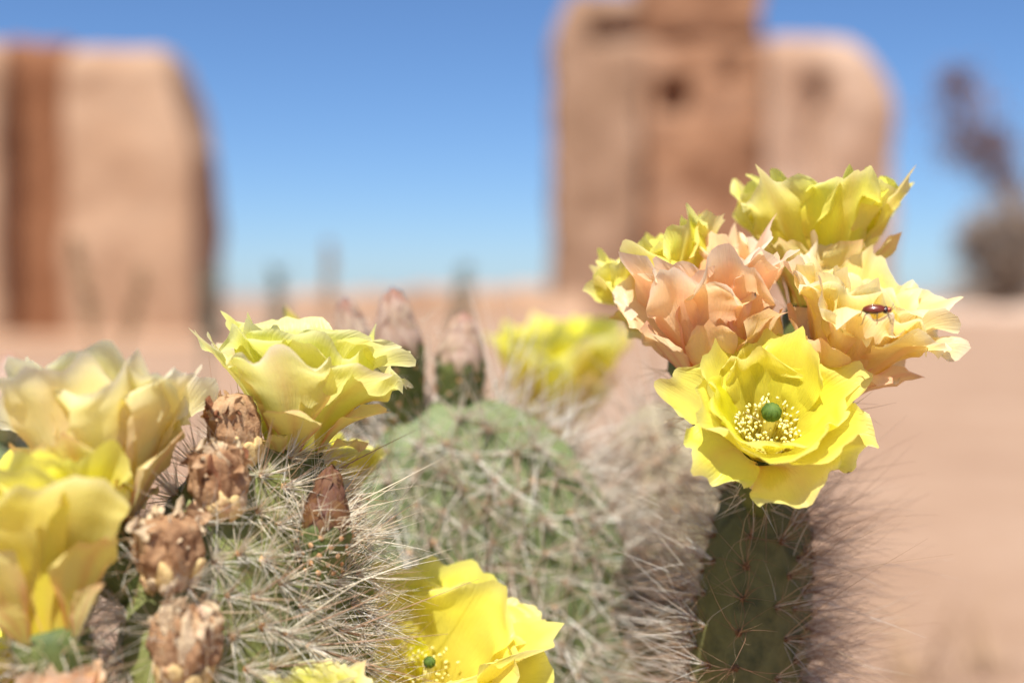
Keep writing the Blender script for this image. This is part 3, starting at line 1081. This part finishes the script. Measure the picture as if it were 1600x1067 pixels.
def build_dried_fruit(parent, attach, axis, H, width, seed, pale=False, label=None):
    """withered fruit: ring of swollen tubercles below, collapsed brown flower husk above"""
    rng = random.Random(seed)
    x, y, a = frame(axis)
    attach = Vector(attach)
    nu, nv = 40, 52
    V = []
    for i in range(nu):
        q = i / (nu - 1)
        r = width * (0.70 + 0.26 * math.sin(min(1, q * 2.2) * math.pi / 2)) if q < 0.45 else width * (0.96 - 0.14 * math.sin((q - 0.45) / 0.55 * math.pi / 2))
        if q > 0.86:
            r *= max(0.0, 1 - ((q - 0.86) / 0.14) ** 2) ** 0.5
        for k in range(nv):
            t = 2 * math.pi * k / nv
            pt = Vector((math.cos(t) * 1.7, math.sin(t) * 1.7, q * 0.8 + seed))
            w2 = noise.noise_vector(pt * 0.9)
            rid = 1 - abs(noise.noise(pt * 1.6 + w2 * 1.2)) * 2
            rid2 = 1 - abs(noise.noise(pt * 3.6 + w2)) * 2
            cr = (0.22 * (rid - 0.4) + 0.10 * (rid2 - 0.4) + 0.10 * math.sin(k * 2 * math.pi / 7.3 + 3 * w2.z + q * 2)) * sm(0.15, 0.5, q) + 0.06 * rid2
            zz = 0.07 * H * noise.noise(pt * 2.2) * q
            V.append(attach + a * (H * q + zz) + (x * math.cos(t) + y * math.sin(t)) * (r * (1 + float(cr))) + x * (0.15 * width * w2.x * q) + y * (0.15 * width * w2.y * q))
    fo = mesh_obj('dried_fruit', V, grid_faces(nu, nv, True), M['dry'])
    rebase(fo, parent)
    if label:
        fo['label'] = label
    # swollen tubercles round the foot
    for ring in range(2):
        n = (10, 5)[ring]
        for k in range(n):
            t = 2 * math.pi * (k + 0.5 * ring + rng.uniform(-.25, .25)) / n
            rd = x * math.cos(t) + y * math.sin(t)
            q = 0.07 + 0.13 * ring + rng.uniform(-.05, .05)
            c = attach + a * (H * q) + rd * (width * (0.78 + 0.08 * ring) * rng.uniform(.9, 1.03))
            s = width * rng.uniform(0.26, 0.40)
            VV = []
            tx, ty = (a + rd * 0.25).normalized(), rd.cross(a)
            el = rng.uniform(1.0, 1.6)
            for i in range(9):
                la = -math.pi / 2 + math.pi * i / 8
                for kk in range(12):
                    lo = 2 * math.pi * kk / 12
                    q3 = Vector((math.cos(la) * math.cos(lo), math.sin(la), math.cos(la) * math.sin(lo)))
                    m_ = 1 + 0.5 * noise.noise(q3 * 1.3 + Vector((k * 3.1, ring * 5.0, seed)))
                    VV.append(c + ty * (s * 0.95 * m_ * q3.x) + rd * (s * 0.55 * m_ * q3.y) + tx * (s * el * m_ * q3.z))
            rebase(mesh_obj('tubercle', VV, grid_faces(9, 12, True), M['tubercle'] if rng.random() < .75 else M['dry_pale']), fo)
    # shrivelled petals clinging round the husk, twisted together at the top
    n = 14
    for k in range(n):
        az = 2 * math.pi * k / n * 3 + rng.uniform(-.3, .3)
        V, F, uv = petal_geo(H * rng.uniform(0.5, 0.8), width * rng.uniform(0.45, 0.8), rng.uniform(-.05, .2), rng.uniform(-0.7, 0.15), width * rng.uniform(0.8, 0.96), H * rng.uniform(0.22, 0.36),
                             width * rng.uniform(0.5, 0.9), width * 0.2, rng, curl=rng.uniform(-1.3, 0.5), mucro=0.15, nu=20, nv=13, pleat=2.0, fold=0.7)
        V = V + 0.05 * width * np.array([list(noise.noise_vector(Vector((v_[0] * 420, v_[1] * 420, v_[2] * 200)) + Vector((k, seed, 0)))) for v_ in V])
        tw = rng.uniform(-0.5, 0.5)
        an = tw * np.clip((V[:, 2] - 0.3 * H) / H, 0, 1)
        V = np.stack([V[:, 0] * np.cos(an) - V[:, 1] * np.sin(an), V[:, 0] * np.sin(an) + V[:, 1] * np.cos(an), V[:, 2]], 1)
        o = mesh_obj('dried_petal', place(V, (x, y, a), attach, az), F, M['dry_pale'] if rng.random() < (0.6 if pale else 0.15) else (M['dry_dark'] if rng.random() < .4 else M['dry']), uv=uv)
        rebase(o, fo)
    if pale:
        for k in range(5):
            V, F, uv = petal_geo(H * rng.uniform(0.22, 0.42), width * rng.uniform(0.3, 0.5), rng.uniform(-.3, .3), rng.uniform(-0.9, 0.6), width * rng.uniform(0.25, 0.7), H * rng.uniform(0.68, 0.84),
                                 width * rng.uniform(0.3, 0.7), width * 0.14, rng, curl=rng.uniform(-1.2, 0.9), mucro=0.2, nu=14, nv=11, pleat=2.0)
            V = V + 0.05 * width * np.array([list(noise.noise_vector(Vector(v_) * 380 + Vector((k, seed, 4)))) for v_ in V])
            rebase(mesh_obj('dried_petal', place(V, (x, y, a), attach, rng.uniform(0, 6.28)), F, M['dry_pale'], uv=uv), fo)
    return fo


def support(parent, top_pt, ground_pt, mat, seed, n=3, size=0.06, spm=None):
    """older joints carrying a plant down to the sand"""
    rng = random.Random(seed)
    top_pt, ground_pt = Vector(top_pt), Vector(ground_pt)
    for k in range(n):
        a = ground_pt.lerp(top_pt, k / n)
        b = ground_pt.lerp(top_pt, (k + 1) / n)
        u = b - a
        pd = Pad((a + b) / 2, u, Vector((rng.uniform(-.5, .5), -1, rng.uniform(-.2, .2))), u.length * 0.62, size, 0.016, 40, 20, seed + k)
        pd.build(parent, mat, 24, 40)
        pd.spines(spm or M['spine'], 5, 0.01, 0.02)


# ------------------------------------------------------------------ 1. the front cactus with withered fruits
def front_cactus():
    c = P(396, 1010, 0.452)
    t = thing('prickly_pear', 'spiny prickly pear with a row of withered brown fruits along its rim', 'cactus', Vector((c.x, c.y, 0)), 'flowering prickly pears')
    U = D(0.10, 0.93, -0.36)
    N = D(0.72, 0.12, 0.66)
    pad = Pad(c, U, N, 0.067, 0.047, 0.0185, 78, 30, 3)
    pad.build(t, M['pad_olive'], 48, 84)
    pad.spines(M['spine'], 24, 0.008, 0.023, 0.00019, 1.1, 0.0, 0.10, 0.032)
    pad.spines(M['spine_white'], 20, 0.007, 0.018, 0.00018, 1.1, 0.0, 0.05, 0.028)
    # fruits along the rim: placed where the photograph shows them, grown from the pad surface
    bv = BVHTree.FromPolygons([pad.obj.matrix_world @ v.co + Vector(pad.obj.location) + Vector(t.location) for v in pad.obj.data.vertices],
                              [p.vertices for p in pad.obj.data.polygons])

    def root(px, py):
        d = (P(px, py, 1.0) - CAM).normalized()
        hit = bv.ray_cast(CAM, d)
        if hit[0] is not None:
            return hit[0], hit[1]
        q = P(px, py, 0.44)
        nr = bv.find_nearest(q)
        return nr[0], nr[1]

    for k, (bx, by, tx, ty, hgt, wid, pale, sd) in enumerate([
            (378, 712, 352, 618, 0.0205, 0.0078, False, 41), (347, 792, 336, 690, 0.0195, 0.0086, True, 42),
            (268, 905, 262, 795, 0.0200, 0.0092, True, 43), (286, 1055, 304, 932, 0.0215, 0.0094, True, 44)]):
        p, n = root(bx, by)
        dd = (p - CAM).dot(FWD)
        tip = P(tx, ty, dd - 0.003)
        build_dried_fruit(t, p - (tip - p).normalized() * 0.001, tip - p, hgt, wid, sd, pale)
    # flowers on the rim
    p, n = pad.rim(0.0)
    build_flower(t, P(458, 702, 0.474), D(0.05, 0.98, -0.02), 0.046, 'lemon', 5, attach=P(455, 755, 0.480), ruf=1.2, openness=1.22, flare=(D(1, -0.1, 0.0), 16))
    build_flower(t, P(150, 820, 0.425), D(-0.02, 0.97, -0.14), 0.050, 'cream', 8, attach=P(215, 925, 0.428), openness=0.66, ruf=1.2, spiny=300)
    build_flower(t, P(75, 985, 0.405), D(-0.20, 0.94, -0.10), 0.051, 'gold', 10, attach=P(175, 1110, 0.42), openness=0.8, spiny=320)
    build_flower(t, P(528, 790, 0.53), D(0.05, 1, 0.0), 0.025, 'gold', 12, attach=P(540, 880, 0.50), openness=0.6)
    build_flower(t, P(490, 1175, 0.43), D(0.0, 0.95, 0.2), 0.026, 'lemon', 14, attach=P(480, 1210, 0.445), openness=0.8)
    build_flower(t, P(105, 1150, 0.40), D(0.0, 0.98, 0.1), 0.022, 'peach', 15, attach=P(190, 1240, 0.42), openness=0.55, sepal='sepal_peach')
    build_flower(t, P(-40, 1120, 0.44), D(0.0, 0.98, 0.1), 0.03, 'gold', 16, attach=P(180, 1200, 0.44), openness=0.8)
    # brown pointed bud
    p, n = root(492, 900)
    dd = (p - CAM).dot(FWD)
    build_bud(t, P(500, 905, dd), P(518, 730, dd - 0.002), 0.0088, 21, 'bud_scale_dark', 0.5, 200, M['spine'])
    # bold needles crossing to the right
    long = [((600, 815), (705, 709), .470), ((470, 860), (662, 728), .455), ((520, 905), (642, 790), .466), ((455, 905), (582, 826), .452), ((470, 935), (708, 856), .455),
            ((500, 1000), (748, 904), .452), ((470, 985), (700, 990), .446), ((480, 1020), (640, 1068), .445), ((430, 960), (600, 912), .440),
            ((420, 880), (560, 930), .442), ((440, 830), (560, 760), .462), ((480, 1040), (720, 1075), .445), ((450, 1010), (610, 880), .444), ((410, 930), (540, 840), .440),
            ((440, 985), (640, 905), .446), ((430, 1040), (620, 1010), .436), ((400, 1000), (560, 1040), .430), ((445, 900), (590, 770), .462), ((470, 800), (560, 715), .470),
            ((250, 700), (108, 552), .43), ((210, 930), (60, 985), .415), ((470, 740), (650, 672), .482)]
    rg = random.Random(3)
    for (r_, tp, dd) in long:
        q, n = root(min(r_[0], 500), r_[1])
        q = pad.ap[int(((pad.ap - np.array(q)) ** 2).sum(1).argmin())]
        pad.long_spine(None, None, tp, dd, M['spine'] if rg.random() < .6 else M['spine_brown'], 0.00040, rg.uniform(-.10, .12), root=q)
    support(t, P(430, 1290, 0.47), Vector((c.x + .02, c.y + 0.03, 0)), M['pad_olive'], 60)
    return t, pad


front, front_pad = front_cactus()


# ------------------------------------------------------------------ 2. the cactus behind: broad green pad, buds, blurred flower
def middle_cactus():
    c = P(752, 948, 0.60)
    t = thing('prickly_pear', 'prickly pear with a broad grey-green pad and pointed pink buds', 'cactus', Vector((c.x, c.y, 0)), 'flowering prickly pears')
    pad = Pad(c, D(-0.14, 0.98, -0.12), D(0.12, 0.18, 0.97), 0.088, 0.064, 0.017, 100, 40, 7)
    pad.build(t, M['pad'])
    pad.spines(M['spine_tan'], 9, 0.014, 0.034, 0.00042, 1.25, 0.05, 0.15, 0.05)
    pad.spines(M['spine_white'], 8, 0.016, 0.036, 0.00038, 1.25, 0.0, 0.25, 0.05)
    build_bud(t, P(632, 690, 0.615), P(614, 456, 0.585), 0.0115, 31, 'bud_scale', 0.68, 40)
    build_bud(t, P(712, 690, 0.62), P(724, 493, 0.60), 0.0110, 32, 'bud_scale', 0.68, 40)
    build_bud(t, P(590, 720, 0.64), P(540, 474, 0.61), 0.0105, 33, 'bud_scale', 0.68, 40)
    build_bud(t, P(560, 740, 0.63), P(452, 492, 0.60), 0.0085, 34, 'yellow_outer', 0.45, 10)
    # low flower resting against the pad
    build_flower(t, P(664, 1108, 0.505), D(0.10, 0.84, 0.52), 0.048, 'gold', 17, rings='open', attach=P(700, 1160, 0.575), pistil=0.46, stig=0.65, stamens=120, ruf=1.2)
    # pad that carries the soft flower
    c2 = P(890, 900, 0.80)
    p2 = Pad(c2, D(-0.03, 1, 0), D(0.2, 0.1, 1), 0.068, 0.04, 0.016, 60, 28, 9)
    p2.build(t, M['pad_dark'])
    p2.spines(M['spine_brown'], 6, 0.012, 0.024, 0.0002, 1.1, keep=lambda p, n: n.z < 0.3)
    build_flower(t, P(872, 678, 0.78), D(0.0, 0.99, 0.12), 0.066, 'yellow', 19, attach=P(880, 760, 0.80), openness=0.7, spiny=0)
    support(t, P(765, 1230, 0.61), Vector((c.x + .01, c.y + .03, 0)), M['pad'], 70)
    support(t, P(890, 1110, 0.80), Vector((c2.x + .01, c2.y, 0)), M['pad'], 75)
    return t


middle_cactus()


# ------------------------------------------------------------------ 3. the cactus crowned with five flowers
def crowned_cactus():
    c = P(1174, 1015, 0.54)
    t = thing('prickly_pear', 'tall slim prickly pear crowned by a tight bunch of yellow and peach flowers', 'cactus', Vector((c.x, c.y, 0)), 'flowering prickly pears')
    pad = Pad(c, D(0.10, 1, -0.05), D(0.96, 0, 0.28), 0.076, 0.046, 0.0205, 90, 40, 13)
    pad.build(t, M['pad_dark'], felt='areole_dark')
    pad.spines(M['spine_brown'], 6, 0.010, 0.030, 0.00012, 0.95, -0.15, 0.30, 0.05, 0.25, keep=lambda p, n: n.x > -0.3)
    pad.spines(M['spine_brown'], 9, 0.010, 0.028, 0.00011, 1.0, 0.0, 0.25, 0.04, 0.2)
    pad.spines(M['spine_white'], 7, 0.012, 0.030, 0.00012, 0.9, -0.1, 0.3, 0.045, 0.2, keep=lambda p, n: abs(n.x) > 0.5)
    low = Pad(P(1100, 1140, 0.60), D(-0.25, 0.95, 0), D(-0.2, 0.1, 1), 0.054, 0.044, 0.016, 60, 28, 14)
    low.build(t, M['pad_dark'], felt='areole_dark')
    low.spines(M['spine_brown'], 8, 0.010, 0.024, 0.00016)
    support(t, P(1110, 1310, 0.60), Vector((c.x - .02, c.y + .07, 0)), M['pad_olive'], 83, 2)
    fl = {}
    fl['back'] = build_flower(t, P(1082, 545, 0.512), D(-0.36, 0.92, -0.02), 0.047, 'yellow', 22, rings='dense', attach=P(1160, 740, 0.525), openness=0.72, ruf=1.3)
    fl['top'] = build_flower(t, P(1275, 480, 0.520), D(0.05, 0.99, -0.06), 0.051, 'yellow', 23, rings='dense', attach=P(1200, 720, 0.525), openness=0.9, ruf=1.3)
    fl['peach'] = build_flower(t, P(1118, 595, 0.492), D(-0.12, 0.95, 0.16), 0.050, 'peach', 24, rings='dense', attach=P(1170, 745, 0.51), openness=0.68, sepal='sepal_peach', ruf=1.5)
    fl['apricot'] = build_flower(t, P(1300, 600, 0.492), D(0.36, 0.84, 0.34), 0.045, 'apricot', 25, rings='dense', attach=P(1220, 745, 0.51), openness=1.05, sepal='sepal_peach', ruf=1.4)
    fl['front'] = build_flower(t, P(1192, 700, 0.478), D(0.03, 0.70, 0.71), 0.0375, 'yellow', 26, rings='open', attach=P(1190, 800, 0.52), openness=1.0, flare=(D(0, -0.7, 0.7), 10), stamens=230, pistil=0.44, ruf=1.1)
    support(t, P(1165, 1300, 0.56), Vector((c.x, c.y + .06, 0)), M['pad_olive'], 80)
    # hoary joint in the sun, behind on the left
    c2 = P(1010, 905, 0.65)
    p2 = Pad(c2, D(0.12, 0.98, -0.1), D(-0.55, 0.2, 0.8), 0.080, 0.040, 0.018, 84, 34, 15)
    p2.build(t, M['pad_hoary'])
    p2.spines(M['spine_tan'], 18, 0.012, 0.032, 0.00028, 1.2, 0.0, 0.25, 0.045)
    support(t, P(1020, 1180, 0.63), Vector((c2.x, c2.y + .02, 0)), M['pad'], 85)
    return t, fl


crowned, FL = crowned_cactus()


# ------------------------------------------------------------------ 4. a bud of another plant at the far left
def side_cactus():
    c = P(0, 900, 0.74)
    t = thing('prickly_pear', 'prickly pear with one dull pink bud standing behind the cream flower', 'cactus', Vector((c.x, c.y, 0)), 'flowering prickly pears')
    pad = Pad(c, D(0, 1, 0), D(0.3, 0.1, 1), 0.075, 0.05, 0.017, 60, 28, 17)
    pad.build(t, M['pad'])
    pad.spines(M['spine_white'], 10, 0.012, 0.03, 0.00026, 1.1)
    build_bud(t, P(12, 690, 0.735), P(14, 555, 0.73), 0.011, 35, 'bud_scale', 0.5, 10)
    support(t, P(0, 1120, 0.74), Vector((c.x, c.y, 0)), M['pad'], 90)


side_cactus()


# ------------------------------------------------------------------ beetle on the apricot flower
def build_beetle():
    bpy.context.view_layer.update()
    V, F = [], []
    for o in FL['apricot'][1]:
        i = len(V)
        V += [o.matrix_world @ v.co for v in o.data.vertices]
        F += [tuple(i + k for k in p.vertices) for p in o.data.polygons]
    bv = BVHTree.FromPolygons(V, F)
    best = None
    for px in range(1322, 1368, 4):
        for py in range(484, 516, 4):
            hit = bv.ray_cast(CAM, (P(px, py, 1) - CAM).normalized())
            if hit[0] is not None and (best is None or hit[3] < best[3]):
                best = hit
    loc = best[0] if best is not None else P(1342, 498, 0.46)
    loc = loc + (CAM - loc).normalized() * 0.0012
    up = D(0.0, 0.9, 0.45)
    fwd = D(0.96, 0.02, 0.15)
    side = up.cross(fwd).normalized()
    up = fwd.cross(side).normalized()
    body_c = loc + up * 0.0034
    t = thing('beetle', 'small glossy reddish brown beetle on the apricot flower petal', 'beetle', loc)

    def ell(name, c, l, w_, h, mat, parent, lo=None, cutfn=None):
        nu, nv = 14, 20
        VV = []
        for i in range(nu):
            la = -math.pi / 2 + math.pi * i / (nu - 1)
            for k in range(nv):
                an = 2 * math.pi * k / nv
                a_ = math.sin(la); b_ = math.cos(la) * math.cos(an); c_ = math.cos(la) * math.sin(an)
                if cutfn:
                    a_, b_, c_ = cutfn(a_, b_, c_)
                VV.append(c + fwd * (l * a_) + side * (w_ * b_) + up * (h * c_))
        o = mesh_obj(name, VV, grid_faces(nu, nv, True), mat)
        rebase(o, parent)
        return o

    ell('abdomen', body_c - fwd * 0.0004, 0.0033, 0.0017, 0.0011, M['beetle_dark'], t)
    for s in (-1, 1):
        ell('wing_case', body_c + up * 0.00035 + side * (s * 0.00004), 0.0036, 0.0019, 0.0015, M['elytra'], t,
            cutfn=lambda a_, b_, c_, s=s: (a_, max(0, b_ * s) * s, max(c_, -0.25)))
    ell('thorax', body_c + fwd * 0.0033 + up * 0.0001, 0.0010, 0.0014, 0.0011, M['beetle_dark'], t)
    hd = ell('head', body_c + fwd * 0.0044, 0.0009, 0.0010, 0.0009, M['beetle_head'], t)
    for s in (-1, 1):
        ell('eye', body_c + fwd * 0.0047 + side * (s * 0.0008) + up * 0.0003, 0.00028, 0.00028, 0.00028, M['beetle_dark'], hd)
        v, f = tube([body_c + fwd * 0.005 + side * s * 0.0004, body_c + fwd * 0.0058 + side * s * 0.0012 + up * 0.0012, body_c + fwd * 0.0062 + side * s * 0.002 + up * 0.0021], [0.0001, 0.00008, 0.00005], 5)
        rebase(mesh_obj('antenna', v, f, M['beetle_dark']), t)
        for k, f0 in enumerate((0.0026, 0.0006, -0.0018)):
            a = body_c + fwd * f0 + side * (s * 0.0010) - up * 0.0004
            kn = a + side * (s * 0.0016) + fwd * ((1 - k) * 0.0012) + up * 0.0003
            ft = kn + side * (s * 0.0007) + fwd * ((1 - k) * 0.0010) - up * 0.0030
            tq = ft + fwd * ((1 - k) * 0.0007 + (-0.0004 if k == 1 else 0)) - up * 0.0004
            v, f = tube([a, kn, ft, tq], [0.00022, 0.00018, 0.0001, 0.00007], 6)
            rebase(mesh_obj('leg', v, f, M['beetle_dark']), t)


build_beetle()
